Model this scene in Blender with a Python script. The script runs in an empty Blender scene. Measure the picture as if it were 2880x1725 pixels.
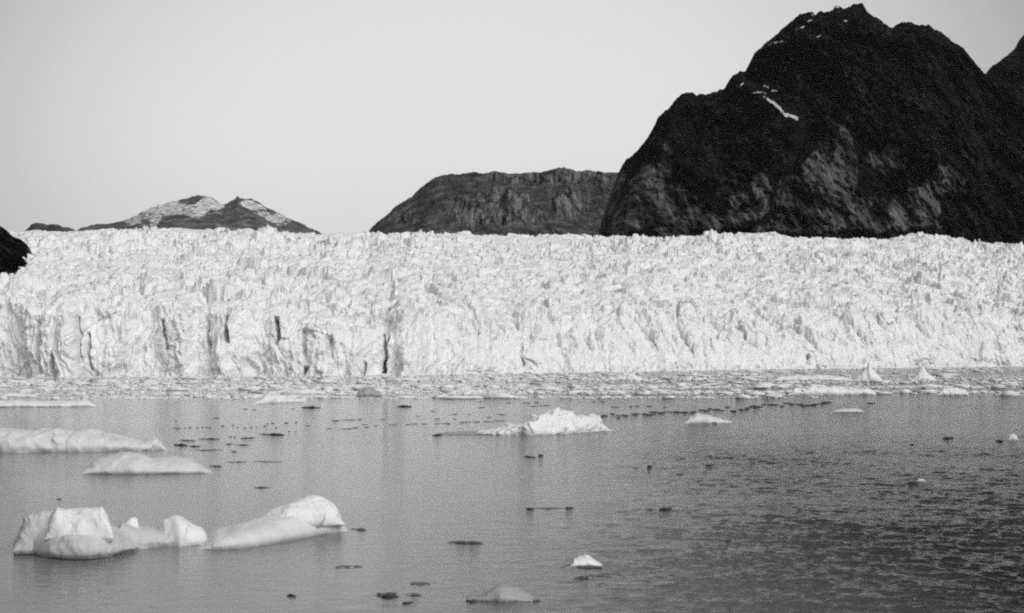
import bpy, math, random
import numpy as np
from math import radians

# ------------------------------------------------------------------ camera, sky, sun, exposure
S = bpy.context.scene
COL = S.collection
F = 3476.0          # focal length in photograph pixels (photo 2880 wide)
CAMH = 12.0         # deck height above the water
HOR = 1000.0        # row of the sea horizon in the photograph
cam_d = bpy.data.cameras.new('camera'); cam = bpy.data.objects.new('camera', cam_d); COL.objects.link(cam)
cam.location = (0, 0, CAMH); cam.rotation_euler = (radians(90), 0, 0)
cam_d.sensor_width = 36; cam_d.sensor_fit = 'HORIZONTAL'; cam_d.lens = F/2880*36
cam_d.shift_y = (HOR-862.5)/2880
cam_d.clip_start = 0.5; cam_d.clip_end = 80000
S.camera = cam

SUN_EL, SUN_AZ = 42.0, 140.0      # azimuth clockwise from the viewing direction (+Y)
w = bpy.data.worlds.new('World'); S.world = w; w.use_nodes = True
nt = w.node_tree; nt.nodes.clear()
out = nt.nodes.new('ShaderNodeOutputWorld'); bg = nt.nodes.new('ShaderNodeBackground')
sky = nt.nodes.new('ShaderNodeTexSky'); sky.sky_type = 'NISHITA'; sky.sun_disc = False
sky.sun_elevation = radians(SUN_EL); sky.sun_rotation = radians(SUN_AZ)
sky.air_density = 1.2; sky.dust_density = 6.0; sky.ozone_density = 1.0; sky.altitude = 0
bw = nt.nodes.new('ShaderNodeRGBToBW')
# thin overcast: broad soft variation of the cloud sheet
tc = nt.nodes.new('ShaderNodeTexCoord')
dot = nt.nodes.new('ShaderNodeVectorMath'); dot.operation = 'DOT_PRODUCT'
d = (math.sin(radians(-1))*math.cos(radians(4)), math.cos(radians(-1))*math.cos(radians(4)), math.sin(radians(4)))
dot.inputs[1].default_value = d
mr = nt.nodes.new('ShaderNodeMapRange'); mr.interpolation_type = 'SMOOTHSTEP'
mr.inputs['From Min'].default_value = 0.82; mr.inputs['From Max'].default_value = 1.0
mr.inputs['To Min'].default_value = 0.2; mr.inputs['To Max'].default_value = 1.0
nz = nt.nodes.new('ShaderNodeTexNoise'); nz.inputs['Scale'].default_value = 3.0; nz.inputs['Detail'].default_value = 4
mn = nt.nodes.new('ShaderNodeMapRange'); mn.inputs['To Min'].default_value = 0.96; mn.inputs['To Max'].default_value = 1.04
m1 = nt.nodes.new('ShaderNodeMath'); m1.operation = 'MULTIPLY'
m2 = nt.nodes.new('ShaderNodeMath'); m2.operation = 'MULTIPLY'
L = nt.links.new
L(tc.outputs['Generated'], dot.inputs[0]); L(dot.outputs['Value'], mr.inputs['Value'])
L(tc.outputs['Generated'], nz.inputs['Vector']); L(nz.outputs['Fac'], mn.inputs['Value'])
veil = nt.nodes.new('ShaderNodeMath'); veil.operation = 'MULTIPLY_ADD'; veil.inputs[1].default_value = .3; veil.inputs[2].default_value = 1.75
L(sky.outputs['Color'], bw.inputs['Color']); L(bw.outputs['Val'], veil.inputs[0]); L(veil.outputs[0], m1.inputs[0])
# frontal fill glow added to the sky round the sun, behind the viewer's right shoulder
gl = nt.nodes.new('ShaderNodeVectorMath'); gl.operation = 'DOT_PRODUCT'
gl.inputs[1].default_value = (math.sin(radians(SUN_AZ))*math.cos(radians(SUN_EL)), math.cos(radians(SUN_AZ))*math.cos(radians(SUN_EL)), math.sin(radians(SUN_EL)))
gm = nt.nodes.new('ShaderNodeMapRange'); gm.interpolation_type = 'SMOOTHSTEP'
gm.inputs['From Min'].default_value = 0.1; gm.inputs['From Max'].default_value = 1.0; gm.inputs['To Min'].default_value = 0.0; gm.inputs['To Max'].default_value = 0.36
ga = nt.nodes.new('ShaderNodeMath'); ga.operation = 'ADD'
L(tc.outputs['Generated'], gl.inputs[0]); L(gl.outputs['Value'], gm.inputs['Value']); L(gm.outputs['Result'], ga.inputs[0]); L(mr.outputs['Result'], ga.inputs[1]); 
L(ga.outputs[0], m1.inputs[1]); L(m1.outputs[0], m2.inputs[0]); L(mn.outputs['Result'], m2.inputs[1])
L(m2.outputs[0], bg.inputs['Color']); bg.inputs['Strength'].default_value = 0.15
L(bg.outputs[0], out.inputs['Surface'])
sun_d = bpy.data.lights.new('sun', 'SUN'); sun = bpy.data.objects.new('sun', sun_d); COL.objects.link(sun)
sun_d.energy = 0.5; sun_d.angle = radians(50); sun_d.color = (1, 1, 1)
from mathutils import Vector
sv = Vector((math.sin(radians(SUN_AZ))*math.cos(radians(SUN_EL)), math.cos(radians(SUN_AZ))*math.cos(radians(SUN_EL)), math.sin(radians(SUN_EL))))
sun.rotation_euler = sv.to_track_quat('Z', 'Y').to_euler()
S.view_settings.view_transform = 'Standard'; S.view_settings.look = 'None'
S.view_settings.exposure = 1.1; S.view_settings.gamma = 1
S.cycles.use_denoising = False
S.cycles.max_bounces = 6; S.cycles.diffuse_bounces = 3; S.cycles.glossy_bounces = 3; S.cycles.volume_bounces = 1
S.cycles.filter_width = 2.1

# ------------------------------------------------------------------ noise helpers
def _h(ix, iy, iz, seed):
    n = (ix.astype(np.int64)*374761393 + iy.astype(np.int64)*668265263 + iz.astype(np.int64)*2147483647 + seed*1274126177) & 0xffffffff
    n = ((n ^ (n >> 13))*1274126177) & 0xffffffff
    n = ((n ^ (n >> 15))*2246822519) & 0xffffffff
    return ((n ^ (n >> 16)) & 0xffffff)/float(0xffffff)
def vnoise(x, y, z, seed=0):
    x, y, z = np.broadcast_arrays(np.asarray(x, float), np.asarray(y, float), np.asarray(z, float))
    ix, iy, iz = np.floor(x), np.floor(y), np.floor(z)
    fx, fy, fz = x-ix, y-iy, z-iz
    fx = fx*fx*fx*(fx*(fx*6-15)+10); fy = fy*fy*fy*(fy*(fy*6-15)+10); fz = fz*fz*fz*(fz*(fz*6-15)+10)
    r = 0
    for dx in (0, 1):
        wx = fx if dx else 1-fx
        for dy in (0, 1):
            wy = fy if dy else 1-fy
            for dz in (0, 1):
                wz = fz if dz else 1-fz
                r = r + wx*wy*wz*_h(ix+dx, iy+dy, iz+dz, seed)
    return r*2-1
def fbm(x, y, z=0.0, o=4, seed=0, gain=.5):
    r = 0; a = 1; t = 0; f = 1
    for k in range(o):
        r = r + a*vnoise(x*f+17.3*k, y*f-9.1*k, z*f+5.7*k, seed+k); t += a; a *= gain; f *= 2.03
    return r/t*1.6
def ridged(x, y, z=0.0, o=4, seed=0, gain=.5):
    r = 0; a = 1; t = 0; f = 1
    for k in range(o):
        r = r + a*(1-np.abs(vnoise(x*f+17.3*k, y*f-9.1*k, z*f+5.7*k, seed+k))*2.0); t += a; a *= gain; f *= 2.07
    return r/t
def worley(x, y, seed=0, tilt=1.0):
    """cells: returns random height + tilt plane of the nearest cell, and F2-F1"""
    ix, iy = np.floor(x), np.floor(y); z0 = np.zeros_like(ix)
    f1 = np.full(x.shape, 9.0); f2 = np.full(x.shape, 9.0); hgt = np.zeros(x.shape)
    for dx in (-1, 0, 1):
        for dy in (-1, 0, 1):
            cx, cy = ix+dx, iy+dy
            px = cx+.12+.76*_h(cx, cy, z0, seed); py = cy+.12+.76*_h(cx, cy, z0, seed+1)
            ox, oy = x-px, y-py
            dd = np.sqrt(ox*ox+oy*oy)
            hh = (_h(cx, cy, z0, seed+2)*2-1) + tilt*(ox*(_h(cx, cy, z0, seed+3)*2-1)+oy*(_h(cx, cy, z0, seed+4)*2-1))
            m = dd < f1
            f2 = np.where(m, f1, np.minimum(f2, dd)); hgt = np.where(m, hh, hgt); f1 = np.where(m, dd, f1)
    return hgt, f2-f1
def sstep(a, b, x):
    t = np.clip((x-a)/(b-a), 0, 1); return t*t*(3-2*t)
def curve(pts, x):
    p = np.array(pts, float); return np.interp(x, p[:, 0], p[:, 1])
def scurve(pts, x, n=1):
    """interpolated polyline, lightly rounded"""
    y = curve(pts, x)
    return y
def Z_of(py, Y): return CAMH+(HOR-py)/F*Y
def X_of(px, Y): return (px-1440)/F*Y
def Y_water(py): return CAMH*F/(py-HOR)

# ------------------------------------------------------------------ mesh helpers
def grid_mesh(name, P, wrap=False, smooth=True, attrs=None):
    """P: (rows, cols, 3)"""
    R, C = P.shape[:2]
    me = bpy.data.meshes.new(name)
    idx = np.arange(R*C).reshape(R, C)
    if wrap: idx = np.vstack([idx, idx[:1]])
    a = idx[:-1, :-1].ravel(); b = idx[:-1, 1:].ravel(); c = idx[1:, 1:].ravel(); d_ = idx[1:, :-1].ravel()
    q = np.stack([a, b, c, d_], 1).astype(np.int32)
    me.vertices.add(R*C); me.vertices.foreach_set('co', P.reshape(-1).astype(np.float32))
    me.loops.add(q.size); me.loops.foreach_set('vertex_index', q.ravel())
    me.polygons.add(len(q)); me.polygons.foreach_set('loop_start', np.arange(0, q.size, 4, dtype=np.int32))
    me.update(calc_edges=True)
    me.polygons.foreach_set('use_smooth', np.full(len(q), smooth))
    for k, v in (attrs or {}).items():
        at = me.attributes.new(k, 'FLOAT', 'POINT'); at.data.foreach_set('value', v.reshape(-1).astype(np.float32))
    me.validate()
    return me
def link(name, me, mat, parent=None, **tags):
    o = bpy.data.objects.new(name, me); COL.objects.link(o)
    if me is not None and mat is not None and not me.materials: me.materials.append(mat)
    if parent: o.parent = parent
    for k, v in tags.items():
        if v: o[k] = v
    return o

# ------------------------------------------------------------------ materials (all neutral: the place is seen in black and white)
def mat_base(name):
    m = bpy.data.materials.new(name); m.use_nodes = True
    n = m.node_tree.nodes; b = n['Principled BSDF']
    return m, m.node_tree, b
def N(nt_, typ, **kw):
    n = nt_.nodes.new(typ)
    for k, v in kw.items():
        if k.startswith('i_'): n.inputs[k[2:].replace('_', ' ')].default_value = v
        else: setattr(n, k, v)
    return n
def grey(v): return (v, v, v, 1)
def ramp(nt_, src, stops):
    r = N(nt_, 'ShaderNodeValToRGB'); e = r.color_ramp.elements
    e[0].position, e[0].color = stops[0][0], grey(stops[0][1]); e[1].position, e[1].color = stops[-1][0], grey(stops[-1][1])
    for p, v in stops[1:-1]:
        x = e.new(p); x.color = grey(v)
    nt_.links.new(src, r.inputs['Fac']); return r.outputs['Color']
def objcoord(nt_, scale):
    t = N(nt_, 'ShaderNodeTexCoord'); m = N(nt_, 'ShaderNodeMapping'); m.inputs['Scale'].default_value = scale
    nt_.links.new(t.outputs['Object'], m.inputs['Vector']); return m.outputs['Vector']
def noise(nt_, vec, scale, detail=6, rough=.55, dist=0):
    n = N(nt_, 'ShaderNodeTexNoise'); n.inputs['Scale'].default_value = scale; n.inputs['Detail'].default_value = detail
    n.inputs['Roughness'].default_value = rough; n.inputs['Distortion'].default_value = dist
    nt_.links.new(vec, n.inputs['Vector']); return n.outputs['Fac']
def mul(nt_, a, b, op='MULTIPLY'):
    m = N(nt_, 'ShaderNodeMath', operation=op)
    for i, v in enumerate((a, b)):
        if isinstance(v, (int, float)): m.inputs[i].default_value = v
        else: nt_.links.new(v, m.inputs[i])
    return m.outputs[0]
def mix(nt_, fac, a, b):
    m = N(nt_, 'ShaderNodeMix', data_type='RGBA')
    for i, v in ((0, fac), (6, a), (7, b)):
        if isinstance(v, (int, float)): m.inputs[i].default_value = v if i == 0 else grey(v)
        else: nt_.links.new(v, m.inputs[i])
    return m.outputs[2]
def bump(nt_, b, h, strength, dist):
    n = N(nt_, 'ShaderNodeBump'); n.inputs['Strength'].default_value = strength; n.inputs['Distance'].default_value = dist
    nt_.links.new(h, n.inputs['Height']); nt_.links.new(n.outputs[0], b.inputs['Normal']); return n

def ice_material(name, lo, hi, scale, bumpd, sss=0.0, streak=False):
    m, t, b = mat_base(name)
    v = objcoord(t, (1, 1, .45))
    f = noise(t, v, scale, 8, .62)
    c = ramp(t, f, [(.3, lo), (.52, hi), (.8, hi)])
    if streak:
        fs_ = noise(t, objcoord(t, (1, .25, .09)), .32, 6, .7, 1.0)
        c = mix(t, 1.0, c, ramp(t, fs_, [(.36, .87), (.5, 1), (.6, 1)])); t.nodes[-1] 
        for nd in t.nodes:
            if nd.bl_idname == 'ShaderNodeMix': nd.blend_type = 'MULTIPLY'
    t.links.new(c, b.inputs['Base Color'])
    b.inputs['Roughness'].default_value = .65; b.inputs['Specular IOR Level'].default_value = .25
    g = noise(t, v, scale*2.7, 8, .65)
    bump(t, b, g, .7, bumpd)
    if sss:
        b.inputs['Subsurface Weight'].default_value = sss; b.inputs['Subsurface Scale'].default_value = .35
        b.inputs['Subsurface Radius'].default_value = (1, 1, 1)
    return m
M_GLACIER = ice_material('glacier_ice', .80, .88, .16, .8, streak=True)
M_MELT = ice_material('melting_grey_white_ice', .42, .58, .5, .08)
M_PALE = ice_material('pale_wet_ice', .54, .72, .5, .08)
M_BERG = ice_material('weathered_white_ice', .74, .86, .5, .10)
M_GREYICE = ice_material('wet_grey_ice', .22, .42, 1.2, .06)
M_BRASH = ice_material('brash_ice_mat', .6, .84, .3, .05)
def dark_ice():
    m, t, b = mat_base('clear_dark_ice')
    v = objcoord(t, (1, 1, 1)); f = noise(t, v, 2.5, 6)
    t.links.new(ramp(t, f, [(.35, .015), (.65, .06)]), b.inputs['Base Color'])
    b.inputs['Roughness'].default_value = .35; b.inputs['IOR'].default_value = 1.31
    b.inputs['Specular IOR Level'].default_value = .3
    bump(t, b, f, .6, .08)
    return m
M_DARK = dark_ice()

def rock_material(name, veg, rock, snow=.75, scale=.004, snowf=20):
    """veg: dark scrub and wet rock; rock: bare pale slabs where the attribute says; snow patches"""
    m, t, b = mat_base(name)
    ar = N(t, 'ShaderNodeAttribute', attribute_name='rock'); asn = N(t, 'ShaderNodeAttribute', attribute_name='snow')
    v = objcoord(t, (1, 1, 1)); vs = objcoord(t, (1, .05, .13))
    f1 = noise(t, v, scale*3, 8, .6); f2 = noise(t, vs, scale*11, 8, .7, 1.2); f3 = noise(t, v, scale*20, 6, .65)
    cv = ramp(t, f1, [(.3, veg*.4), (.5, veg), (.68, veg*2.6)])
    cr = ramp(t, f2, [(.38, rock*.12), (.5, rock*.8), (.66, rock*1.9)])
    vo = N(t, 'ShaderNodeTexVoronoi', feature='DISTANCE_TO_EDGE'); vo.inputs['Scale'].default_value = scale*2.6
    wv = N(t, 'ShaderNodeVectorMath', operation='MULTIPLY_ADD'); wv.inputs[1].default_value = (70, 70, 70)
    nn = N(t, 'ShaderNodeTexNoise'); nn.inputs['Scale'].default_value = scale*3; nn.inputs['Detail'].default_value = 5; t.links.new(v, nn.inputs['Vector'])
    t.links.new(nn.outputs['Color'], wv.inputs[0]); t.links.new(objcoord(t, (1, .15, .55)), wv.inputs[2]); t.links.new(wv.outputs[0], vo.inputs['Vector'])
    jm = N(t, 'ShaderNodeMix', data_type='RGBA', blend_type='MULTIPLY'); jm.inputs[0].default_value = 1
    t.links.new(cr, jm.inputs[6]); t.links.new(ramp(t, vo.outputs['Distance'], [(.0, .12), (.07, .75), (.25, 1)]), jm.inputs[7]); cr = jm.outputs[2]
    # ragged edge of the slabs
    edge = mul(t, mul(t, ar.outputs['Fac'], mul(t, f3, .9, 'SUBTRACT'), 'ADD'), 2.2)   # rock + noise - .9
    cl = N(t, 'ShaderNodeClamp'); t.links.new(mul(t, edge, .9, 'ADD'), cl.inputs['Value'])
    c = mix(t, cl.outputs[0], cv, cr)
    fs_ = f3 if snowf == 20 else noise(t, objcoord(t, (.6, .6, 2.2)), scale*snowf, 6, .7)
    se = mul(t, mul(t, asn.outputs['Fac'], mul(t, fs_, .95, 'SUBTRACT'), 'ADD'), 14.0)
    cs = N(t, 'ShaderNodeClamp'); t.links.new(mul(t, se, .5, 'ADD'), cs.inputs['Value'])
    c = mix(t, cs.outputs[0], c, snow)
    t.links.new(c, b.inputs['Base Color'])
    b.inputs['Roughness'].default_value = .95; b.inputs['Specular IOR Level'].default_value = 0
    bump(t, b, noise(t, v, scale*9, 10, .68), 1.0, 24)
    return m
M_MASSIF = rock_material('dark_scrubby_rock', .0055, .15)
M_MID = rock_material('grey_mountain_rock', .075, .20)
M_FAR = rock_material('far_snowy_rock', .11, .12, .75, .0022, 11)

def water_material():
    m, t, b = mat_base('fjord_water')
    b.inputs['Base Color'].default_value = grey(.012); b.inputs['Roughness'].default_value = .09
    b.inputs['IOR'].default_value = 1.333
    v1 = objcoord(t, (.8, 1.6, 1)); v2 = objcoord(t, (1, 2.2, 1)); vp = objcoord(t, (1, 1, 1))
    r1 = noise(t, v1, .55, 4, .55, .4); r2 = noise(t, v2, 1.7, 4, .6, .3)
    h = mul(t, r1, mul(t, r2, .35), 'ADD')
    # ruffled by the wind on the right, calm on the left
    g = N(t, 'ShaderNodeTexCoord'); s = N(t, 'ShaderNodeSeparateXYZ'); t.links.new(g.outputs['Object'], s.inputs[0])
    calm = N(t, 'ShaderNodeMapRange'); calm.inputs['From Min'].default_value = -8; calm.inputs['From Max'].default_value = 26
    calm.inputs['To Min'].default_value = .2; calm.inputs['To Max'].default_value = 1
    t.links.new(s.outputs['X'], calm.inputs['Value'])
    patch = noise(t, objcoord(t, (.5, 1, 1)), .02, 3)
    pr = N(t, 'ShaderNodeMapRange'); pr.inputs['From Min'].default_value = .35; pr.inputs['From Max'].default_value = .65
    pr.inputs['To Min'].default_value = .6; pr.inputs['To Max'].default_value = 1.2; t.links.new(patch, pr.inputs['Value'])
    n = bump(t, b, h, 1.0, .4)
    t.links.new(mul(t, calm.outputs[0], pr.outputs[0]), n.inputs['Strength'])
    sheen_tone = N(t, 'ShaderNodeMapRange'); sheen_tone.inputs['From Min'].default_value = .2; sheen_tone.inputs['From Max'].default_value = 1  # reflected sheen painted into the base colour: pale on calm side, near black on ruffled
    sheen_tone.inputs['To Min'].default_value = .19; sheen_tone.inputs['To Max'].default_value = .006
    t.links.new(calm.outputs[0], sheen_tone.inputs['Value']); t.links.new(sheen_tone.outputs[0], b.inputs['Base Color'])
    return m
M_WATER = water_material()

# ------------------------------------------------------------------ water
wpx = np.concatenate([np.linspace(-26000, -1200, 26), np.arange(-1100, -100, 12), np.arange(-90, 2971, 3.0), np.arange(2982, 4000, 12), np.linspace(4100, 29000, 26)])
wpy = np.concatenate([np.arange(2300, 1800, -6.0), np.arange(1800, 1125, -1.05), np.arange(1124, 1030, -3.0)])
wy_ = np.concatenate([[-20000, -3000, -500, -100, -20, 5, 20], Y_water(wpy), np.geomspace(1450, 50000, 16)])
wx_ = X_of(wpx[None, :], np.maximum(wy_, 32)[:, None]); wyy = np.broadcast_to(wy_[:, None], wx_.shape)
wind = sstep(-9, 12, wx_-.10*wyy)*(.75+.5*np.clip(fbm(wx_/25, wyy/14, 0, 3, 505), -.7, .7))
swell = fbm(wx_/5, wyy/4, 0, 2, 511)*.04+fbm(wx_/2.0+.25*wyy, wyy/1.5, 0, 2, 513)*.06+fbm(wx_/.9, wyy/.7, 0, 2, 515)*.04+ridged(wx_/1.4+.2*wyy, wyy/1.1, 0, 2, 519)*.035
res = (1-.6*sstep(50, 110, wyy))*(1-sstep(90, 240, wyy))*(wyy > 30)
wz = swell*res*(.07+2.3*wind)
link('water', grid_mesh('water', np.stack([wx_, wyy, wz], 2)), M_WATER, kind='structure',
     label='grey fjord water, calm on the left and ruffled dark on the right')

# ------------------------------------------------------------------ glacier
WATERLINE = [(-1500, 1068), (0, 1062), (1000, 1058), (1500, 1050), (2000, 1042), (2500, 1035), (2880, 1031), (4400, 1026)]
CLIFFTOP = [(-1500, 840), (0, 845), (60, 855), (110, 880), (180, 868), (330, 862), (400, 880), (500, 872), (620, 880), (700, 868), (850, 892), (960, 908),
            (1090, 925), (1120, 880), (1200, 905), (1400, 895), (1600, 900), (1800, 880), (2000, 895), (2300, 905), (2600, 890), (2880, 880), (4400, 870)]
RIDGE = [(-1500, 660), (0, 655), (200, 650), (500, 647), (700, 648), (880, 655), (1050, 655), (1250, 656), (1360, 661), (1500, 666), (1700, 665),
         (2000, 668), (2300, 671), (2500, 672), (2560, 664), (2600, 660), (2650, 672), (2750, 685), (2880, 690), (4400, 720)]
RIDGEY = [(-1500, 2500), (0, 2300), (1440, 2400), (2880, 2700), (4400, 3000)]
px = np.concatenate([np.arange(-1400, -60, 14), np.arange(-60, 2940, 1.9), np.arange(2940, 4300, 14)])
Yf = Y_water(curve(WATERLINE, px)); pct = curve(CLIFFTOP, px)+fbm(px/46., 3.3, 0, 4, 7)*13
prd = curve(RIDGE, px); Yr = curve(RIDGEY, px)
NC, NT, NB = 120, 620, 16
kk_ = np.exp(-np.linspace(-2, 2, 161)**2); kk_ /= kk_.sum(); pcs = np.convolve(np.pad(pct, 80, mode='edge'), kk_, 'valid')
def glacier_surface():
    rows = []
    # cliff rows
    bulge = fbm(px/150., .5, 0, 3, 21)*16          # plan shape of the front, metres
    Yfr = Yf + bulge
    setback = 14+55*sstep(1050, 1700, px)+16*np.clip(fbm(px/120., 8.8, 0, 3, 5), -.3, 1)*sstep(900, 1300, px)
    Yct = Yfr+setback
    Zct = Z_of(pct, Yct)
    for i in range(NC):
        t = i/NC
        z = -2+(Zct+2)*t
        lean = t**(1.0) if True else t
        y = Yfr+setback*(t**1.8*.75+t*.25)
        rows.append(np.stack([X_of(px, y), y, z, np.full_like(px, 0), np.full_like(px, t)], 1))
    for j in range(NT):
        s = j/(NT-1)
        y = Yct*(Yr/Yct)**s
        ws = math.exp(-s*9); p0 = pct*ws+pcs*(1-ws); p = p0+(prd-p0)*(s**.9)
        rows.append(np.stack([X_of(px, y), y, Z_of(p, y), np.full_like(px, s), np.full_like(px, 1+s)], 1))
    for j in range(1, NB):
        y = Yr+j*40.0
        rows.append(np.stack([X_of(px, y), y, Z_of(prd, Yr)-j*j*1.5, np.full_like(px, 1), np.full_like(px, 2)], 1))
    return np.array(rows)
G = glacier_surface()
X, Y, Z, s_, par = [G[:, :, k] for k in range(5)]
cl = np.clip(1-par, 0, 1)                 # 1 at waterline, 0 at cliff top
lowr = .6*sstep(1050, 1700, np.broadcast_to(px, X.shape))
top = sstep(.82-lowr, 1.12-lowr*.8, par)               # weight of top-side displacement
face = 1-sstep(.95-lowr*.4, 1.25, par)
Z0 = Z.copy()
# serac blocks (vertical displacement)
wx = X+fbm(X/45, Y/45, 0, 3, 31)*14; wy = Y+fbm(X/45, Y/45, 9, 3, 37)*14
h1, e1 = worley(wx/34, wy/27, 3, 1.7)
h2, e2 = worley(wx/14+5, wy/12, 11, 1.7)
h3, e3 = worley(wx/4.6+5, wy/3.8, 17, 1.6)
crev = sstep(0, .16, e1); crev2 = sstep(0, .2, e2)
big = fbm(X/130, Y/130, 0, 3, 41)
amp = (.75+.4*sstep(.2, .9, s_))*(1+.55*np.clip(fbm(X/190+7, Y/230, 0, 3, 43), -.8, .8))
bands = (ridged((X+Y*.35)/170, (Y-X*.12)/75, 0, 3, 45)-.35)*7
ser = (h1*5.2 + (crev-1)*8.0 + h2*2.4 + (crev2-1)*2.0 + h3*.5 + bands + big*8 + fbm(X/6, Y/6, 0, 2, 51)*.7)*amp
# thin pinnacles, more on the right
h4, e4 = worley(wx/8.5+50, wy/8.5, 71, 0)
pin = np.clip(h4-.72, 0, 1)/.28*sstep(.12, .5, e4)*(3+6*sstep(2300, 2700, np.broadcast_to(px, X.shape)))
edge_fade = sstep(1.0, 1.9, 3.2-par*1.0)  # soften a little on the skyline
Z = Z + top*(ser+pin)*np.where(par > 1.93, .62, 1)
# fluted cliff (displacement towards the viewer)
pxg = np.broadcast_to(px, X.shape)
warp = fbm(X/22, Z0/16, 0, 3, 61)*5
fl = ridged((X+warp)/9, Z0/45, Y/200, 4, 65, .6)*4.5 + ridged((X+warp*1.5)/30, Z0/60, 0, 3, 75)*4.5 + fbm(X/2.3, Z0/5, Y/9, 4, 85)*1.3
cellh, cell_e = worley((X+warp)/17, (Z0*.8+warp)/19, 91, 1.4)
fl = fl + cellh*.7
lam = ridged((X+warp*.7)/2.2, Z0/38, 0, 3, 97)*1.15*(1-sstep(900, 1400, pxg)*.6)
Yd = -(fl+lam)
# crevices and caves seen in the photograph: (px, top row, bottom row, width px, depth m)
crevs = [(466, 905, 945, 7, 11), (471, 945, 980, 6, 9), (641, 885, 962, 10, 13), (784, 892, 970, 9, 12), (590, 880, 1000, 10, 5), (862, 1036, 1056, 9, 9),
         (1084, 940, 1058, 10, 11), (1080, 1020, 1058, 9, 10), (1026, 1020, 1055, 5, 6), (1903, 838, 895, 8, 14), (1655, 925, 975, 8, 8), (150, 1000, 1062, 10, 5), (225, 890, 1020, 12, 5),
         (110, 905, 1050, 14, 5), (255, 940, 1040, 9, 6), (1470, 940, 1030, 5, 5), (2275, 1000, 1030, 8, 8), (2757, 980, 1022, 6, 9), (2445, 930, 960, 6, 7), (1570, 930, 975, 8, 5), (860, 930, 1000, 8, 5),
         (930, 950, 1010, 12, 5), (2640, 740, 800, 6, 12), (1345, 900, 935, 6, 8), (1780, 840, 875, 6, 9), (1825, 840, 868, 5, 9), (1540, 840, 865, 6, 8)]
pys = HOR-(Z0-CAMH)*F/Y
wob = fbm(Z0/7, X/60, 0, 2, 99)*4
for cx, ya, yb, wd, dp in crevs:
    g = np.exp(-((pxg-cx-wob)/(wd*.62))**4)*sstep(ya-9, ya+6, pys)*(1-sstep(yb-6, yb+9, pys))
    near = (par < 1.6)
    Yd = Yd+g*dp*1.15*near*np.where(par > 1, 1.3, 1)
    Z = Z-g*np.where(par > 1, dp*.9, 0)
Y = Y + face*Yd*sstep(-.02, .06, par+.05) + top*fbm(X/9, Y/9, Z0/9, 3, 15)*2.0
X = X + top*fbm(X/8, Y/8, Z0/6+4, 3, 16)*1.6 + face*fbm(X/5, Z0/6, Y/8, 3, 18)*.9
link('glacier', grid_mesh('glacier', np.stack([X, Y, Z], 2)), M_GLACIER, kind='structure',
     label='wide white tidewater glacier with jumbled seracs and a fluted ice cliff')
GX, GY, GZ = X, Y, Z

# ------------------------------------------------------------------ mountains
def mountain(name, sky_pts, base_pts, Yb, Yr_, mat, label, step=2.0, rows=300, rough=1.0, jag=3.0, rock=None, snow=None, shape=.85, seed=0, depth=None, spur=None, featsize=1.0):
    pxs = np.arange(sky_pts[0][0], sky_pts[-1][0]+.1, step)
    top_ = curve(sky_pts, pxs); base_ = curve(base_pts, pxs)
    k = Yr_/1000.0
    top_ = top_ + fbm(pxs/34., 1.1, 0, 5, seed+5, .72)*jag*1.5 - (ridged(pxs/19., 2.2, 0, 3, seed+6, .6)-.3)*jag*.8
    v = np.linspace(0, 1, rows)[:, None]
    yb = Yb(pxs) if callable(Yb) else np.full_like(pxs, Yb)
    yy = yb+(Yr_-yb)*v**shape
    kk = np.exp(-np.linspace(-2, 2, 61)**2); kk /= kk.sum(); tsm = np.convolve(np.pad(top_, 30, mode='edge'), kk, 'valid')
    py = base_+(tsm-base_)*v+(top_-tsm)*v**7
    PX = np.broadcast_to(pxs, yy.shape); PY = py
    zz = Z_of(py, yy); xx = X_of(PX, yy)
    fs = 130*k*featsize
    wv = fbm(xx/fs, zz/fs, 0, 3, seed+1)*fs*.35
    dsp = (ridged((xx+wv)/fs/1.4, (zz)/fs/3.2, 0, 5, seed+2, .55)-.3)*fs*.75 + fbm((xx)/fs*3.1, zz/fs*2.2, 0, 5, seed+3, .65)*fs*.42
    if spur is not None: dsp = dsp+spur(PX, PY)
    env = sstep(0, .05, v)*.6+.4
    fade = 1-sstep(.93, 1.0, v)*.85
    yo = yy-dsp*rough*env*fade
    # keep the projected outline: slide each point along its own ray
    xo = X_of(PX, yo); zo = Z_of(py, yo)
    a_r = rock(PX, PY) if rock else np.zeros_like(xo); a_s = snow(PX, PY) if snow else np.zeros_like(xo)
    # far side of the mountain
    bk = np.linspace(0, 1, 26)[1:, None]
    dep = (depth or (Yr_*.25))
    yb2 = yo[-1]+dep*bk; xb2 = np.broadcast_to(xo[-1], yb2.shape)
    zb2 = zo[-1]+(-60-zo[-1])*bk**1.5 + fbm(xb2/fs*2, yb2/fs*2, 0, 4, seed+9)*fs*.15*np.sin(np.pi*bk)
    P = np.stack([np.vstack([xo, xb2]), np.vstack([yo, yb2]), np.vstack([zo, zb2])], 2)
    pad = np.zeros_like(xb2)
    me = grid_mesh(name, P, attrs={'rock': np.vstack([a_r, pad+.3]), 'snow': np.vstack([a_s, pad])})
    return link(name, me, mat, kind='structure', label=label)
def blobs(lst):
    """soft patches (cx, cy, rx, ry, value[, skew])"""
    def f(PX, PY):
        r = np.zeros(PX.shape)
        wxx = fbm(PX/60., PY/60., 0, 4, 201)*22; wyy = fbm(PX/60., PY/60., 4, 4, 203)*22
        for b in lst:
            cx, cy, rx, ry, val = b[:5]; sk = b[5] if len(b) > 5 else 0
            dx = (PX+wxx-cx-sk*(PY-cy))/rx; dy = (PY+wyy-cy)/ry
            r = np.maximum(r, val*(1-sstep(.75, 1.15, np.sqrt(dx*dx+dy*dy))))
        return r
    return f
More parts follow.
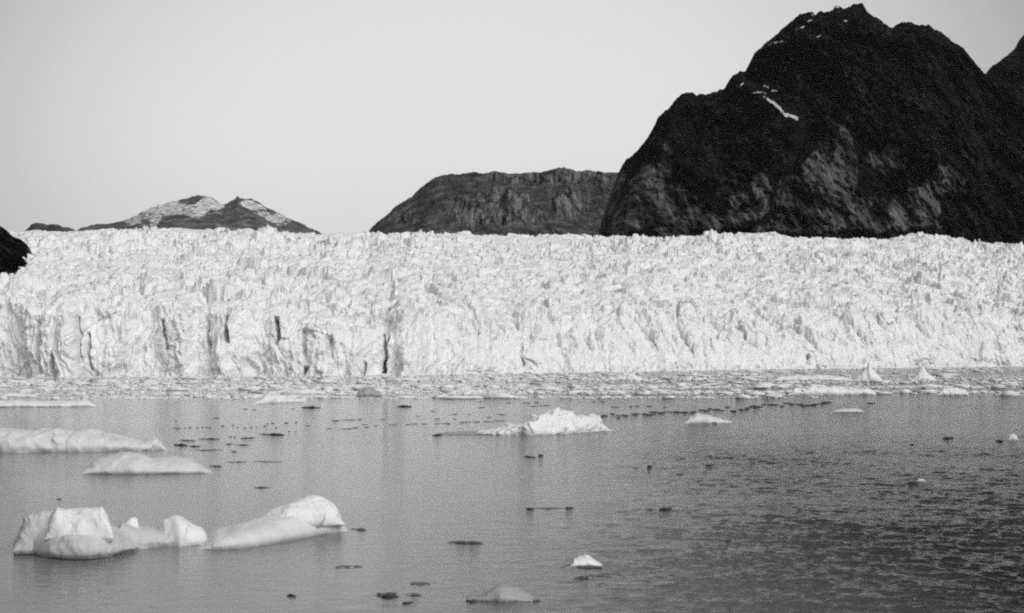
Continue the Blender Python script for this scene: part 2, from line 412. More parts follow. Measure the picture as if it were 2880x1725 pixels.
def streaks(lst, wob=3.0):
    """snow lying along polylines: [ (points), half width ]"""
    def f(PX, PY):
        r = np.zeros(PX.shape)
        wy_ = fbm(PX/8., PY/8., 0, 3, 301)*wob; wx_ = fbm(PX/8., PY/8., 5, 3, 303)*wob
        ax, ay = PX+wx_, PY+wy_
        for pts, hw in lst:
            hw = hw if hw > 5 else hw*.8
            for (x0, y0), (x1, y1) in zip(pts[:-1], pts[1:]):
                L2 = (x1-x0)**2+(y1-y0)**2+1e-6
                t = np.clip(((ax-x0)*(x1-x0)+(ay-y0)*(y1-y0))/L2, 0, 1)
                dd = np.hypot(ax-x0-t*(x1-x0), ay-y0-t*(y1-y0))
                r = np.maximum(r, (1-sstep(hw*.3, hw*1.15, dd))*.8)
        return r
    return f
massif_sky = [(1690, 700), (1702, 600), (1722, 540), (1745, 475), (1762, 445), (1790, 428), (1802, 410), (1822, 390), (1850, 335), (1870, 318), (1898, 285), (1925, 258), (1942, 258),
              (1962, 268), (2010, 264), (2040, 245), (2052, 222), (2075, 207), (2100, 203), (2112, 178), (2122, 150), (2150, 118), (2185, 95), (2200, 80), (2225, 62), (2250, 42), (2283, 34), (2292, 43), (2310, 36),
              (2343, 32), (2350, 19), (2372, 25), (2392, 24), (2400, 13), (2425, 15), (2440, 33), (2470, 52), (2492, 68), (2508, 80), (2520, 72), (2535, 65), (2560, 65), (2580, 69), (2610, 67), (2628, 82),
              (2650, 95), (2680, 115), (2710, 135), (2735, 165), (2755, 192), (2768, 210), (2776, 214), (2800, 226), (2900, 250), (3200, 300), (3900, 420), (4300, 640)]
def massif_base(Yg): return [(1690, 720), (2500, 745), (2900, 760), (4300, 800)]
rock_big = blobs([(1730, 570, 34, 120, .85, .05), (1815, 560, 60, 90, .95, -.3), (1900, 590, 70, 75, .7), (2140, 555, 32, 55, .6), (2235, 560, 55, 75, .95, .0), (2300, 470, 40, 75, .85, -.2), (2375, 430, 22, 70, .7),
                  (2360, 560, 55, 95, .85), (2270, 625, 50, 38, 1.0), (2415, 605, 50, 55, .75), (2480, 450, 40, 32, .65), (2610, 580, 30, 48, .9, .1), (2660, 520, 60, 40, .5), (2080, 600, 45, 45, .55), (2560, 600, 60, 50, .5),
                  (2000, 630, 60, 30, .5), (1870, 450, 20, 55, .45, .25), (2390, 640, 300, 14, .5)])
snow_big = streaks([([(2160, 280), (2175, 290), (2192, 303), (2200, 316), (2214, 325), (2234, 330)], 5.6), ([(2150, 272), (2162, 280)], 3), ([(2228, 329), (2240, 333)], 6), ([(2110, 265), (2135, 259), (2155, 262)], 2.6), ([(2148, 243), (2160, 245)], 2.8), ([(2170, 256), (2185, 257)], 3),
                    ([(2085, 240), (2090, 235)], 3), ([(2178, 121), (2202, 117)], 3.2), ([(2160, 128), (2170, 124)], 2.5), ([(2238, 82), (2262, 74)], 2.6), ([(2270, 62), (2282, 58)], 2.6), ([(2375, 58), (2384, 60)], 4), ([(2253, 146), (2262, 146)], 2.8), ([(2352, 20), (2360, 22)], 3.5),
                    ([(2283, 40), (2288, 44)], 3), ([(2300, 103), (2310, 101)], 2.2), ([(2210, 189), (2214, 193)], 2.2)], 2.5)
def spur_big(PX, PY):
    # the lower left shoulder stands well in front of the high peak behind it
    edge = np.interp(PY, [200, 280, 330, 400, 500, 560, 660], [2050, 2165, 2240, 2250, 2215, 2170, 2130])
    near = 1-sstep(-18, 28, PX-edge)
    slab = np.exp(-((PX-2300)/130)**2)*np.exp(-((PY-580)/110)**2)*140
    return near*330+slab
mountain('mountain', massif_sky, [(1690, 760), (4300, 800)], lambda p: np.interp(p, [1690, 2200, 2900, 4300], [2650, 2620, 2750, 3000]), 3700, M_MASSIF,
         'steep dark mountain massif rising behind the glacier, with a small snow gully', step=2.2, rows=330, rough=.85, jag=4, rock=rock_big, snow=snow_big, shape=.9, seed=11, depth=1500, spur=spur_big, featsize=.5)
mountain('mountain', [(2700, 330), (2770, 222), (2785, 195), (2800, 182), (2835, 150), (2862, 128), (2882, 100), (2950, 40), (3100, -60), (3500, -100), (4200, 300)], [(2700, 500), (4200, 700)], 4600, 5600, M_MASSIF,
         'dark mountain slope cut off by the right edge, behind the massif', step=4, rows=150, rough=.6, jag=5, seed=23, featsize=.5)
mid_sky = [(1030, 660), (1045, 640), (1065, 622), (1090, 600), (1105, 585), (1135, 566), (1160, 550), (1175, 535), (1200, 515), (1225, 498), (1250, 491), (1300, 488), (1360, 486), (1390, 482), (1450, 489), (1500, 485),
           (1540, 480), (1570, 473), (1590, 473), (1620, 481), (1660, 480), (1700, 486), (1740, 484), (1850, 480), (2000, 500)]
mountain('mountain', mid_sky, [(1030, 700), (2000, 740)], 5200, 6600, M_MID, 'grey round-topped mountain in the middle distance behind the glacier', step=2.2, rows=180,
         rough=.5, jag=2.4, seed=37, rock=blobs([(1380, 560, 120, 30, .7), (1500, 500, 130, 18, .8), (1650, 490, 90, 16, .8), (1400, 605, 160, 26, .5), (1120, 615, 50, 22, .6), (1600, 570, 60, 40, .5)]), featsize=.33)
far_sky = [(215, 650), (228, 640), (255, 633), (285, 629), (330, 626), (345, 621), (385, 606), (420, 586), (450, 578), (490, 566), (530, 560), (555, 551), (575, 548), (592, 553), (604, 560), (618, 573), (630, 576), (648, 566),
           (662, 559), (667, 549), (674, 557), (690, 560), (705, 560), (725, 570), (750, 583), (775, 597), (800, 608), (830, 622), (860, 635), (900, 650)]
snow_far = blobs([(490, 592, 110, 26, .48, 0), (420, 612, 90, 18, .46), (575, 582, 60, 18, .5), (700, 575, 40, 16, .5), (760, 600, 60, 18, .48, 0), (810, 620, 50, 12, .42), (600, 600, 50, 10, .36), (650, 600, 60, 30, .30)])
mountain('mountain', far_sky, [(215, 665), (900, 670)], 11500, 13500, M_FAR, 'distant twin-peaked mountain dusted with snow', step=1.3, rows=110, rough=.6, jag=2.5, seed=41, snow=snow_far, featsize=.2)
mountain('hill', [(70, 650), (82, 640), (88, 631), (100, 627), (115, 627), (130, 631), (150, 632), (163, 634), (170, 639), (190, 640), (205, 646)], [(70, 665), (205, 665)], 8200, 8700, M_MID,
         'tiny dark knoll on the skyline left of the twin peaks', step=1.3, rows=40, rough=.4, jag=1.5, seed=47, featsize=.1)
mountain('cliff', [(-1300, 380), (-600, 470), (-200, 560), (-60, 610), (0, 632), (15, 645), (30, 663), (42, 672), (62, 675), (70, 681), (74, 700), (78, 740)],
         [(-1300, 880), (-200, 860), (0, 800), (30, 780), (50, 760), (78, 740)], lambda p: np.interp(p, [-1300, 0, 78], [820, 940, 1230]), 1330, M_MASSIF, 'black rocky headland at the left edge beside the glacier', step=1.5, rows=160, rough=.35, jag=4, seed=53, depth=160, featsize=.35)

# ------------------------------------------------------------------ floating ice
def berg_mesh(name, sil, base, depth, rough=.1, nu=150, nv=56, seed=0, e=.8, below=.8, under=.03, Yc=None, zlow=None, feat=None, ridge_at=.5, lumpy=1.0, sq=3.4, soft=.018):
    """sil: outline of the top in photo pixels, base: its foot line; depth in metres.
    Every cross-section is a rounded block standing in the water"""
    x0, x1 = sil[0][0], sil[-1][0]
    u = .5-.5*np.cos(np.linspace(.0, np.pi, nu)); pxs = x0+(x1-x0)*u
    sp = (x1-x0)
    def sm(pts, wd):
        k = np.linspace(-1, 1, 13); wk = np.exp(-2*k*k); wk /= wk.sum()
        xx_ = np.array([p[0] for p in pts]); lo, hi = xx_[0], xx_[-1]
        return sum(wi*curve(pts, np.clip(pxs+ki*wd, lo, hi)) for wi, ki in zip(wk, k))
    tp = sm(sil, sp*soft)
    if Yc is None:
        bp = sm(base, sp*.09); yf = Y_water(bp); zf = np.zeros_like(yf)
    else:
        yf = Yc(pxs) if callable(Yc) else np.full_like(pxs, Yc); zf = np.full_like(pxs, 0 if zlow is None else zlow)
    env = np.sqrt(np.clip(1-np.abs(2*u-1)**sq, 0, 1))*.97+.03*np.sin(np.pi*u)
    dep = depth*np.clip(env, .02, 1)
    yc = yf+dep*ridge_at
    zt = np.maximum(Z_of(tp, yc), zf+.01)
    zt = zf+(zt-zf)*np.clip(env*1.3, .05, 1)
    H = max((zt-zf).max(), .05)
    th = np.linspace(0, 2*np.pi, nv, endpoint=False)[:, None]
    c, s = np.cos(th), np.sin(th)
    yy = yc+np.where(c < 0, -1, 1)*np.abs(c)**e*dep*.5*np.where(c < 0, 2*ridge_at, 2-2*ridge_at)
    zz = zf+np.where(s > 0, (zt-zf)*np.abs(s)**e, -H*below*np.abs(s)**e*env)
    # undercut at the waterline
    k = np.exp(-((zz-zf)/(H*.10))**2)*under*2
    yy = yy+(yc-yy)*k
    # recess below the water so the underside is tucked in
    yy = np.where(zz < zf, yc+(yy-yc)*.9, yy)
    xx = X_of(np.broadcast_to(pxs, yy.shape), yy)
    ft = feat or H*.9
    q = (fbm(xx/ft, yy/ft, zz/ft, 5, seed, .55)*lumpy+.5*(ridged(xx/ft/.8, yy/ft/.8, zz/ft/.8, 4, seed+7)-.4)*lumpy)
    dl = rough*H*q*np.clip(env, .1, 1)
    nx_ = 0; ny_ = c*np.ones_like(yy); nz_ = np.clip(s, -1, 1)*np.ones_like(yy)
    yy = yy+ny_*dl; zz = zz+nz_*dl*np.where(zz > zf, 1, .4)
    xx = xx+dl*.6*fbm(xx/ft*1.4, yy/ft, zz/ft, 2, seed+19)*4
    P = np.stack([xx, yy, zz], 2)
    me = grid_mesh(name, P, wrap=True)
    return me
def centre(me):
    """origin to the middle of the footprint"""
    n = len(me.vertices); co = np.empty(n*3, np.float32); me.vertices.foreach_get('co', co); co = co.reshape(-1, 3)
    o = np.array([co[:, 0].mean(), co[:, 1].mean(), 0], np.float32); co -= o
    me.vertices.foreach_set('co', co.ravel()); me.update(); return o
def floe(name, label, cat, sil, base, depth, mat, group=None, **kw):
    me = berg_mesh(name, sil, base, depth, **kw); o = centre(me)
    ob = link(name, me, mat, label=label, category=cat, group=group); ob.location = [float(v) for v in o]; return ob
def compound(name, label, cat, loc, group=None):
    o = bpy.data.objects.new(name, None); COL.objects.link(o); o.location = loc; o['label'] = label; o['category'] = cat
    if group: o['group'] = group
    return o
def part(parent, name, mat, label=None, **kw):
    me = berg_mesh(name, **kw)
    n = len(me.vertices); co = np.empty(n*3, np.float32); me.vertices.foreach_get('co', co); co = co.reshape(-1, 3)
    co -= np.array(parent.location, np.float32); me.vertices.foreach_set('co', co.ravel()); me.update()
    return link(name, me, mat, parent=parent, label=label)

# the big foreground berg with its shelf and blocks
yb = Y_water(1550)
D = compound('iceberg', 'big rounded iceberg nearest the viewer with a block on top and a low shelf', 'iceberg', (X_of(260, yb), yb+2, 0))
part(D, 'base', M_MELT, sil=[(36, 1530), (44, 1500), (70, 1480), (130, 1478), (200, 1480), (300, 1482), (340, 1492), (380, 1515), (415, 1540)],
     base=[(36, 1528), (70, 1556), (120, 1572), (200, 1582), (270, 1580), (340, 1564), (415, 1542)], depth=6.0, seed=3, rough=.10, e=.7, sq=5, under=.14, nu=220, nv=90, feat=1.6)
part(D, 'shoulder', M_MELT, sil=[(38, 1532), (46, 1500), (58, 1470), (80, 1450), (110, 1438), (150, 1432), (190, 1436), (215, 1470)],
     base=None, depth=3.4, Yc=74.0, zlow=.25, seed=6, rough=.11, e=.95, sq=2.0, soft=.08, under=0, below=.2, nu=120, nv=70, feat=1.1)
part(D, 'ice_block', M_BERG, sil=[(126, 1505), (134, 1478), (145, 1436), (165, 1425), (178, 1434), (230, 1430), (285, 1424), (298, 1422), (310, 1436), (322, 1448), (330, 1470), (326, 1496), (318, 1510)],
     base=None, depth=3.0, Yc=73.0, zlow=1.15, seed=5, rough=.08, e=.82, sq=2.2, soft=.07, under=0, below=.25, nu=160, nv=80, feat=1.2)
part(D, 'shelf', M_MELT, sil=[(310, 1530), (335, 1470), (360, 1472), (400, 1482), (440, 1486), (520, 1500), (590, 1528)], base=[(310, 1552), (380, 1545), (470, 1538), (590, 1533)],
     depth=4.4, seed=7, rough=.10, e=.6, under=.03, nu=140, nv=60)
part(D, 'knob', M_BERG, sil=[(350, 1492), (356, 1468), (368, 1456), (382, 1456), (393, 1468), (397, 1480), (392, 1492)], base=None, depth=1.1, Yc=Y_water(1545)+1.2, zlow=.5, seed=9, rough=.12, e=.75, below=.3, nu=60, nv=40, under=0)
part(D, 'pointed_block', M_BERG, sil=[(434, 1500), (440, 1482), (462, 1468), (494, 1454), (512, 1457), (535, 1470), (562, 1482), (600, 1487), (606, 1500), (585, 1520)],
     base=[(434, 1526), (500, 1538), (560, 1532), (606, 1520)], depth=3.2, seed=15, rough=.09, e=.9, soft=.04, sq=2.6, under=.02, nu=120, nv=60)
E = compound('iceberg', 'long wedge-shaped white iceberg rising to a peak at its right end', 'iceberg', (X_of(770, Y_water(1540)), Y_water(1540)+2, 0))
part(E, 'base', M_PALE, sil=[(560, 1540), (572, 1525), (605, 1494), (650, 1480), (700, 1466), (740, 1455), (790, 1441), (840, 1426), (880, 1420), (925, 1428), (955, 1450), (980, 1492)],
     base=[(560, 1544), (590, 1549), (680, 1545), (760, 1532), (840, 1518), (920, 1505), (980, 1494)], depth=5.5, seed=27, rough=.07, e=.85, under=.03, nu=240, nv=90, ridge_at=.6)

part(E, 'upper_block', M_BERG, sil=[(690, 1482), (720, 1462), (755, 1444), (790, 1430), (815, 1416), (838, 1406), (862, 1399), (885, 1396), (905, 1400), (925, 1409), (948, 1426), (962, 1450), (971, 1474)],
     base=None, depth=3.9, Yc=lambda p: np.interp(p, [690, 971], [79.2, 83.2]), zlow=.62, seed=28, rough=.10, e=.8, under=0, below=.2, nu=180, nv=80, ridge_at=.6, feat=1.3)
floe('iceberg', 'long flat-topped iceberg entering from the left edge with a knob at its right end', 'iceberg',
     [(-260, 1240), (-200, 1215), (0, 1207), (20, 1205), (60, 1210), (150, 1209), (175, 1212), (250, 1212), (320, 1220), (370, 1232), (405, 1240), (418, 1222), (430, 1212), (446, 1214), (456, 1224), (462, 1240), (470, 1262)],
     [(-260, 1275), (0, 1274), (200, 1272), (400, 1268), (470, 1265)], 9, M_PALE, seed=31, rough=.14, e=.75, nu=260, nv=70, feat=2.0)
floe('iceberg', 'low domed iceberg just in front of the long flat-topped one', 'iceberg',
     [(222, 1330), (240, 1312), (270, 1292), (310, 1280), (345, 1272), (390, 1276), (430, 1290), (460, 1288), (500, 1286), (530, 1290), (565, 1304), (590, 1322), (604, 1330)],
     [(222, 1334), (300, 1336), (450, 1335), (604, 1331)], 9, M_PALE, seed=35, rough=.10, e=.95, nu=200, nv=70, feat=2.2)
floe('iceberg', 'crumbly white iceberg with jagged top alone in the middle of the water', 'iceberg',
     [(1320, 1219), (1360, 1212), (1400, 1207), (1430, 1201), (1460, 1196), (1485, 1184), (1500, 1172), (1518, 1170), (1530, 1158), (1548, 1160), (1558, 1150), (1575, 1153), (1590, 1162), (1612, 1163), (1630, 1172), (1650, 1171), (1668, 1164), (1685, 1170), (1692, 1186), (1705, 1198), (1722, 1208)],
     [(1320, 1222), (1500, 1226), (1600, 1220), (1722, 1211)], 9, M_BERG, seed=39, rough=.14, e=.9, nu=240, nv=80, feat=1.6)
floe('ice_floe', 'faint low grey shelf of ice left of the crumbly iceberg', 'ice floe', [(1225, 1221), (1270, 1217), (1330, 1216), (1400, 1213), (1440, 1214)], [(1225, 1224), (1440, 1223)], 8, M_GREYICE, seed=43, rough=.2, nu=100, nv=24)
floe('iceberg', 'small pale iceberg under the thin line of specks right of the crumbly one', 'iceberg', [(1925, 1188), (1940, 1172), (1960, 1163), (1980, 1168), (2000, 1174), (2030, 1180), (2060, 1186)], [(1925, 1192), (2060, 1189)], 7, M_PALE, seed=45, rough=.2, nu=90, nv=40, feat=1.5)
floe('ice_floe', 'long thin white floe at the left edge below the brash ice', 'ice floe', [(-160, 1135), (0, 1130), (40, 1127), (120, 1130), (200, 1130), (235, 1121), (255, 1122), (268, 1136), (276, 1142)], [(-160, 1147), (276, 1144)], 10, M_BERG, seed=49, rough=.25, nu=160, nv=36, feat=2.5)
floe('ice_floe', 'thin white floe at the near edge of the brash ice, left of centre', 'ice floe', [(712, 1132), (740, 1118), (760, 1110), (790, 1116), (812, 1118), (835, 1120), (862, 1124)], [(712, 1138), (862, 1130)], 9, M_BERG, seed=55, rough=.25, nu=120, nv=36, feat=2)
floe('iceberg', 'rounded grey hump standing in the brash ice, left of centre', 'iceberg', [(1000, 1112), (1012, 1098), (1030, 1090), (1050, 1092), (1066, 1102), (1076, 1112)], [(1000, 1116), (1076, 1116)], 10, M_GREYICE, seed=57, rough=.12, nu=80, nv=40)
floe('iceberg', 'sharp white pyramid of ice in the brash near the right edge', 'iceberg', [(2556, 1068), (2566, 1060), (2580, 1050), (2592, 1036), (2598, 1030), (2604, 1036), (2608, 1050), (2620, 1060), (2634, 1068)], [(2556, 1071), (2634, 1071)], 10, M_BERG, seed=59, rough=.12, nu=90, nv=40, e=1.1)
floe('iceberg', 'twin-pointed pale ice pyramid in the brash left of the sharp one', 'iceberg', [(2402, 1068), (2418, 1052), (2432, 1034), (2438, 1036), (2446, 1022), (2452, 1030), (2458, 1050), (2470, 1062), (2482, 1069)], [(2402, 1072), (2482, 1072)], 10, M_BERG, seed=61, rough=.15, nu=90, nv=40, e=1.1)
floe('ice_floe', 'long white floe with a bumpy top in the near brash on the right', 'ice floe', [(2216, 1104), (2235, 1090), (2270, 1092), (2285, 1080), (2300, 1088), (2340, 1086), (2360, 1091), (2410, 1092), (2455, 1092), (2466, 1106)], [(2216, 1111), (2466, 1110)], 12, M_BERG, seed=63, rough=.2, nu=170, nv=36, feat=2.5)
floe('ice_floe', 'long flat white floe behind the bumpy one in the right-hand brash', 'ice floe', [(2166, 1068), (2200, 1058), (2260, 1056), (2330, 1056), (2380, 1062), (2400, 1068)], [(2166, 1072), (2400, 1072)], 16, M_BERG, seed=67, rough=.2, nu=150, nv=36, feat=3)
floe('ice_floe', 'short white floe at the near brash edge beneath the sharp pyramid', 'ice floe', [(2636, 1106), (2650, 1094), (2680, 1091), (2710, 1096), (2726, 1106)], [(2636, 1112), (2726, 1112)], 10, M_BERG, seed=69, rough=.2, nu=80, nv=36, feat=2)
floe('ice_floe', 'broad white mound at the foot of the ice front, right of centre', 'ice floe', [(1700, 1066), (1730, 1058), (1760, 1048), (1780, 1050), (1800, 1062), (1830, 1068)], [(1700, 1072), (1830, 1072)], 14, M_BERG, seed=71, rough=.25, nu=90, nv=36, feat=3)
floe('ice_floe', 'small peaked white floe above the long thin floe at the left edge', 'ice floe', [(0, 1110), (30, 1104), (70, 1106), (110, 1112)], [(0, 1118), (110, 1118)], 10, M_BERG, seed=73, rough=.25, nu=70, nv=30, feat=2)
floe('growler', 'small bright white lump of ice on a dark strip in the lower centre', 'ice lump', [(1604, 1590), (1612, 1575), (1628, 1568), (1650, 1565), (1664, 1571), (1680, 1582), (1694, 1590)], [(1604, 1594), (1694, 1592)], 1.6, M_BERG, seed=75, rough=.14, nu=90, nv=40)
floe('growler', 'low glassy dome of pale ice at the bottom centre', 'ice lump', [(1308, 1688), (1318, 1676), (1345, 1666), (1380, 1655), (1405, 1647), (1432, 1648), (1455, 1662), (1490, 1676), (1512, 1686)], [(1308, 1690), (1400, 1695), (1512, 1692)], 2.6, M_GREYICE, seed=77, rough=.12, nu=120, nv=40)
floe('growler', 'tiny white lump of ice near the right edge', 'ice lump', [(2835, 1234), (2840, 1222), (2850, 1218), (2858, 1226), (2864, 1236)], [(2835, 1238), (2864, 1238)], 1.2, M_PALE, seed=79, rough=.15, nu=50, nv=30)
floe('growler', 'tiny white lump beside a dark fragment in the ruffled water on the right', 'ice lump', [(2578, 1352), (2584, 1347), (2596, 1347), (2604, 1353)], [(2578, 1355), (2604, 1355)], .8, M_MELT, seed=81, rough=.15, nu=40, nv=24)
floe('ice_floe', 'faint pale floe on open water in the upper right', 'ice floe', [(2340, 1156), (2370, 1150), (2410, 1150), (2430, 1156)], [(2340, 1160), (2430, 1160)], 5, M_PALE, seed=83, rough=.2, nu=60, nv=24)

# dark fragments of clear ice: (cx, cy, w, h, label)
FR = [
 (608, 1175, 22, 4, 'dark sliver of ice alone above the flock of specks'), (495, 1183, 10, 3, 'tiny dark speck highest at the left of the flock'),
 (497, 1204, 26, 4, 'dark dash at the left end of the dotted row'), (627, 1198, 13, 3, 'short dark dash at the right end of the dotted row'),
 (765, 1220, 76, 11, 'biggest black slab of ice in the flock of specks'), (699, 1231, 50, 6, 'grey slab just left below the biggest black slab'),
 (526, 1238, 52, 6, 'dark slab on top of the tight left cluster'), (588, 1234, 62, 6, 'long grey slab right of the tight left cluster'),
 (508, 1250, 46, 10, 'thickest black piece in the tight left cluster'), (553, 1254, 44, 7, 'dark piece in the middle of the tight left cluster'),
 (588, 1266, 84, 5, 'long dark strip at the bottom of the tight left cluster'), (645, 1248, 24, 5, 'short dark dash touching a longer one, below the grey slab'),
 (680, 1251, 46, 5, 'longer dark dash right of the short one, below the grey slab'), (658, 1270, 22, 4, 'small dash under the pair of touching dashes'),
 (666, 1299, 62, 4, 'left of two long thin strips below the flock'), (752, 1299, 86, 4, 'right and longer of two thin strips below the flock'),
 (606, 1311, 34, 7, 'dark chip off the right tip of the low domed iceberg'), (738, 1371, 48, 7, 'lone dark sliver halfway between the flock and the wedge iceberg'),
 (166, 1403, 16, 6, 'lone small dark chip above the big rounded iceberg'), (876, 1145, 60, 8, 'grey slab below the brash edge, left of centre'),
 (806, 1189, 14, 4, 'tiny dash above and right of the biggest black slab'), (833, 1188, 11, 3, 'tiny dot right of the tiny dash near the biggest slab'),
 (865, 1197, 17, 3, 'small dash right of the flock'), (945, 1183, 26, 4, 'dash at the left start of the upper speck row'), (925, 1205, 22, 3, 'dash at the left start of the lower speck row'),
 (980, 1596, 80, 9, 'dark streak of ice below the wedge iceberg'), (820, 1674, 27, 13, 'small black lump at the bottom, left of centre'),
 (1137, 1142, 48, 8, 'grey hump of ice below the brash edge, in the centre'), (1009, 1489, 46, 10, 'grey curl of ice off the right tip of the wedge iceberg'),
 (1231, 1222, 32, 9, 'dark lump at the left end of the faint grey shelf'), (1490, 1284, 38, 8, 'grey half of a pair below the crumbly iceberg'),
 (1521, 1280, 16, 9, 'black half of a pair below the crumbly iceberg'), (1786, 1316, 22, 5, 'faint chip left of a small black one, right of centre'),
 (1828, 1312, 20, 9, 'small black chip right of a faint one, right of centre'), (1908, 1334, 30, 6, 'flat black dash right of the two small chips'),
 (1490, 1430, 26, 11, 'left dark end of the dumbbell of ice'), (1545, 1431, 96, 5, 'thin grey bar joining the dumbbell ends'), (1601, 1428, 30, 10, 'right dark end of the dumbbell of ice'),
 (1828, 1432, 22, 5, 'faint chip left of the black lump, right of the dumbbell'), (1873, 1430, 42, 15, 'black lump of ice right of the dumbbell'),
 (1310, 1526, 105, 13, 'dark shallow crescent of ice alone in the lower centre'),
 (1182, 1643, 60, 12, 'upper right piece of the dark bottom group'), (1085, 1674, 82, 22, 'largest black piece of the bottom group'),
 (1163, 1673, 44, 11, 'middle right piece of the dark bottom group'), (1147, 1694, 32, 13, 'lowest piece of the dark bottom group'),
 (1634, 1594, 118, 10, 'dark strip under the small bright white lump'), (1645, 1625, 62, 15, 'black slab just below the strip with the white lump'),
 (1715, 1622, 80, 5, 'thin tail of ice right of the black slab'), (1890, 1624, 90, 7, 'dark curved strip on the ruffled water at the bottom'),
 (1325, 1688, 34, 18, 'dark left corner beside the low glassy dome'), (1506, 1690, 46, 15, 'black lump at the right tip of the low glassy dome'),
 (2123, 1142, 36, 6, 'dark slab at the right end of the speck line'), (2450, 1133, 30, 4, 'thin dash below the right-hand brash'),
 (1994, 1307, 26, 10, 'grey chip on the water below the small pale iceberg'), (2668, 1230, 36, 8, 'dark dash on the ruffled water at the right'),
 (2565, 1249, 9, 5, 'tiny dot left of the dark dash at the right'), (2810, 1238, 24, 8, 'dark chip beside the tiny white lump near the edge'),
 (2562, 1357, 48, 10, 'dark fragment left of the tiny white lump in ruffled water'), (2047, 1520, 20, 12, 'small black lump alone in the lower right water'),
]
rnd = random.Random(4)
def fragment(cx, cy, w_, h_, label, group=None, i=0, name='ice_fragment', mat=None):
    n = 9
    sil = []
    for k in range(n+1):
        t = k/n; e_ = math.sin(math.pi*t)**.45 if 0 < t < 1 else 0
        sil.append((cx-w_/2+w_*t, cy+h_*.35-h_*.6*e_*rnd.uniform(.45, 1.1)))
    yw = Y_water(cy+h_*.4); wm = w_/F*yw
    curved = rnd.uniform(-.2, .2)*h_
    base = [(cx-w_/2, cy+h_*.3-curved), (cx, cy+h_*.5), (cx+w_/2, cy+h_*.3+curved)]
    nu_ = 44 if w_ > 30 else 22
    floe(name, label, 'ice fragment', sil, base, max(wm*.45, min(1.2, wm)), mat or M_DARK, group, seed=200+i, rough=.35, nu=nu_, nv=18, e=.9, under=0, feat=max(wm*.15, .2))
for i, fr in enumerate(FR): fragment(*fr, i=i)
i = 100
for cx, cy in [(520, 1203), (535, 1202), (556, 1202), (570, 1201), (582, 1201), (592, 1202)]:
    fragment(cx, cy, rnd.uniform(7, 12), 3, 'tiny dark speck in the dotted row above the tight left cluster', 'dotted row of specks above the left cluster', i); i += 1
for cx, cy in [(655, 1196), (668, 1202), (688, 1203), (706, 1201), (722, 1200), (745, 1198), (752, 1192), (768, 1190), (776, 1202), (648, 1228), (660, 1229), (832, 1214), (812, 1213)]:
    fragment(cx, cy, rnd.uniform(6, 12), 3, 'tiny dark speck scattered around the biggest black slab', 'specks around the biggest slab', i); i += 1
row = [(976, 1206, 40), (1000, 1203, 18), (1026, 1194, 18), (1030, 1201, 16), (1058, 1197, 12), (1098, 1195, 12), (1110, 1194, 20), (1150, 1194, 16), (1166, 1192, 26), (1192, 1192, 18), (1230, 1191, 16), (1250, 1190, 24),
       (1262, 1192, 14), (1296, 1188, 14), (1313, 1187, 22), (1340, 1186, 20), (1366, 1185, 14), (1380, 1186, 24), (1400, 1183, 22), (1415, 1183, 14), (985, 1181, 46), (1013, 1180, 12)]
for cx, cy, ww in row:
    fragment(cx, cy, ww*1.25, 2.8, 'dark speck in the thin row of ice left of the crumbly iceberg', 'thin row of specks left of the crumbly iceberg', i); i += 1
for cx, cy, ww in [(1231, 1178, 16), (1276, 1165, 20), (1320, 1165, 12), (1410, 1166, 24), (1375, 1173, 12), (1355, 1146, 18), (1503, 1142, 22), (1536, 1140, 30), (1218, 1156, 14), (1175, 1170, 12), (1076, 1180, 14), (1280, 1178, 10),
                   (1350, 1130, 14), (1430, 1133, 12), (1480, 1133, 18), (1510, 1132, 14), (690, 1150, 12), (715, 1152, 10), (824, 1149, 10)]:
    fragment(cx, cy, ww*1.3, 2.6, 'dark speck scattered between the thin row and the brash edge', 'scattered specks below the brash edge', i); i += 1
for k in range(44):
    t = k/43; cx = 1690+t*640+rnd.uniform(-8, 8); cy = 1170-t*38+rnd.gauss(0, 3.2)
    fragment(cx, cy, rnd.uniform(10, 34), rnd.uniform(3, 5), 'dark speck in the long slanting line right of the crumbly iceberg', 'long slanting line of specks on the right', i); i += 1
for cx, cy, ww in [(1670, 1129, 10), (1697, 1130, 12), (1730, 1144, 26), (1775, 1143, 12), (1792, 1142, 12), (1826, 1142, 18), (1870, 1146, 8), (1740, 1168, 20)]:
    fragment(cx, cy, ww*1.3, 2.6, 'dark speck floating between the slanting line and the brash edge', 'specks above the slanting line', i); i += 1

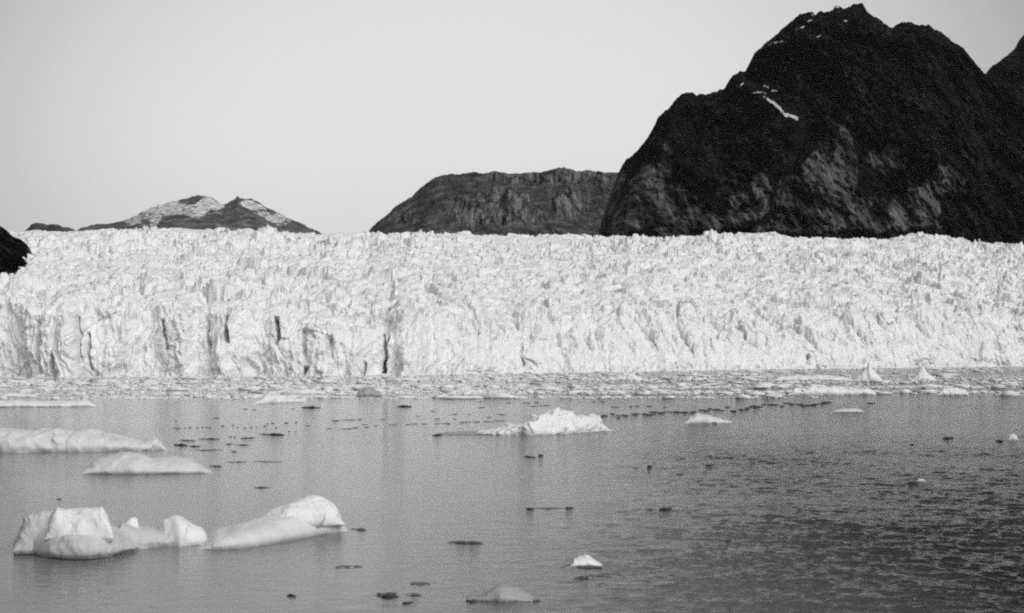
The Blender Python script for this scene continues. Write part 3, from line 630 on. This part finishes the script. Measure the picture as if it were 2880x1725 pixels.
# brash ice: uncounted small pieces packed in front of the cliff
def brash():
    R = np.random.RandomState(5)
    phi = (1+5**.5)/2
    ico = np.array([(-1, phi, 0), (1, phi, 0), (-1, -phi, 0), (1, -phi, 0), (0, -1, phi), (0, 1, phi), (0, -1, -phi), (0, 1, -phi), (phi, 0, -1), (phi, 0, 1), (-phi, 0, -1), (-phi, 0, 1)], float)/1.9
    fc = np.array([(0, 11, 5), (0, 5, 1), (0, 1, 7), (0, 7, 10), (0, 10, 11), (1, 5, 9), (5, 11, 4), (11, 10, 2), (10, 7, 6), (7, 1, 8), (3, 9, 4), (3, 4, 2), (3, 2, 6), (3, 6, 8), (3, 8, 9), (4, 9, 5), (2, 4, 11), (6, 2, 10), (8, 6, 7), (9, 8, 1)])
    n = 52000
    pxr = R.uniform(-700, 3600, n)
    # uniform over the rows between the near edge and the cliff foot
    ynear = curve([(-700, 1126), (0, 1124), (900, 1122), (2000, 1121), (2300, 1119), (2880, 1113), (3600, 1108)], pxr)
    yfar = curve(WATERLINE, pxr)-3
    t = R.uniform(0, 1, n)**.85
    py = yfar+(ynear-yfar)*t
    Yw = Y_water(py); Xw = X_of(pxr, Yw)
    dens = fbm(Xw/130+3, Yw/13, 0, 5, 401, .65)*.95+fbm(Xw/260, Yw/30, 0, 3, 405)*.6
    thr = -.18+.26*t-.3*(t < .12)+.32*sstep(2000, 2700, pxr)
    edge_ = (t > .965)*(.3)
    keep = dens+R.uniform(-.12, .12, n)+edge_ > thr
    Xw, Yw, pxr, t = Xw[keep], Yw[keep], pxr[keep], t[keep]
    n = len(Xw)
    size = (.22+R.pareto(2.0, n)*.34)*(Yw/500)**.8; size = np.minimum(size, 3.4)*R.uniform(.6, 1.2, n)
    V = np.repeat(ico[None], n, 0)*(1+R.uniform(-.3, .3, (n, 12, 1)))
    ang = R.uniform(0, 6.28, n); ca, sa = np.cos(ang)[:, None], np.sin(ang)[:, None]
    vx = V[:, :, 0]*size[:, None]*R.uniform(.9, 2.6, n)[:, None]; vy = V[:, :, 1]*size[:, None]*R.uniform(.8, 1.6, n)[:, None]; vz = V[:, :, 2]*(size**.7)[:, None]*R.uniform(.15, .6, n)[:, None]
    P = np.stack([vx*ca-vy*sa*.5+Xw[:, None], vx*sa*.5+vy*ca+Yw[:, None], vz+.08*size[:, None]], 2).reshape(-1, 3)
    T = (fc[None]+(np.arange(n)*12)[:, None, None]).reshape(-1, 3).astype(np.int32)
    me = bpy.data.meshes.new('brash_ice'); me.vertices.add(len(P)); me.vertices.foreach_set('co', P.ravel().astype(np.float32))
    me.loops.add(T.size); me.loops.foreach_set('vertex_index', T.ravel()); me.polygons.add(len(T)); me.polygons.foreach_set('loop_start', np.arange(0, T.size, 3, dtype=np.int32))
    me.update(calc_edges=True)
    print('brash pieces', n)
    link('brash_ice', me, M_BRASH, kind='stuff', label='carpet of small white brash ice packed on the water before the glacier front', category='brash ice')
brash()

# ------------------------------------------------------------------ haze
def haze():
    me = bpy.data.meshes.new('haze'); import bmesh
    bm = bmesh.new(); bmesh.ops.create_cube(bm, size=1); bm.to_mesh(me); bm.free()
    m = bpy.data.materials.new('haze_air'); m.use_nodes = True; t = m.node_tree; t.nodes.clear()
    o = N(t, 'ShaderNodeOutputMaterial'); v = N(t, 'ShaderNodeVolumePrincipled')
    v.inputs['Color'].default_value = grey(.9); v.inputs['Density'].default_value = 5e-6; v.inputs['Anisotropy'].default_value = .2
    t.links.new(v.outputs[0], o.inputs['Volume'])
    ob = link('haze', me, m, kind='stuff', label='thin pale haze softening the far mountains')
    ob.scale = (60000, 34000, 4200); ob.location = (0, 14000, 4200/2-90)
haze()
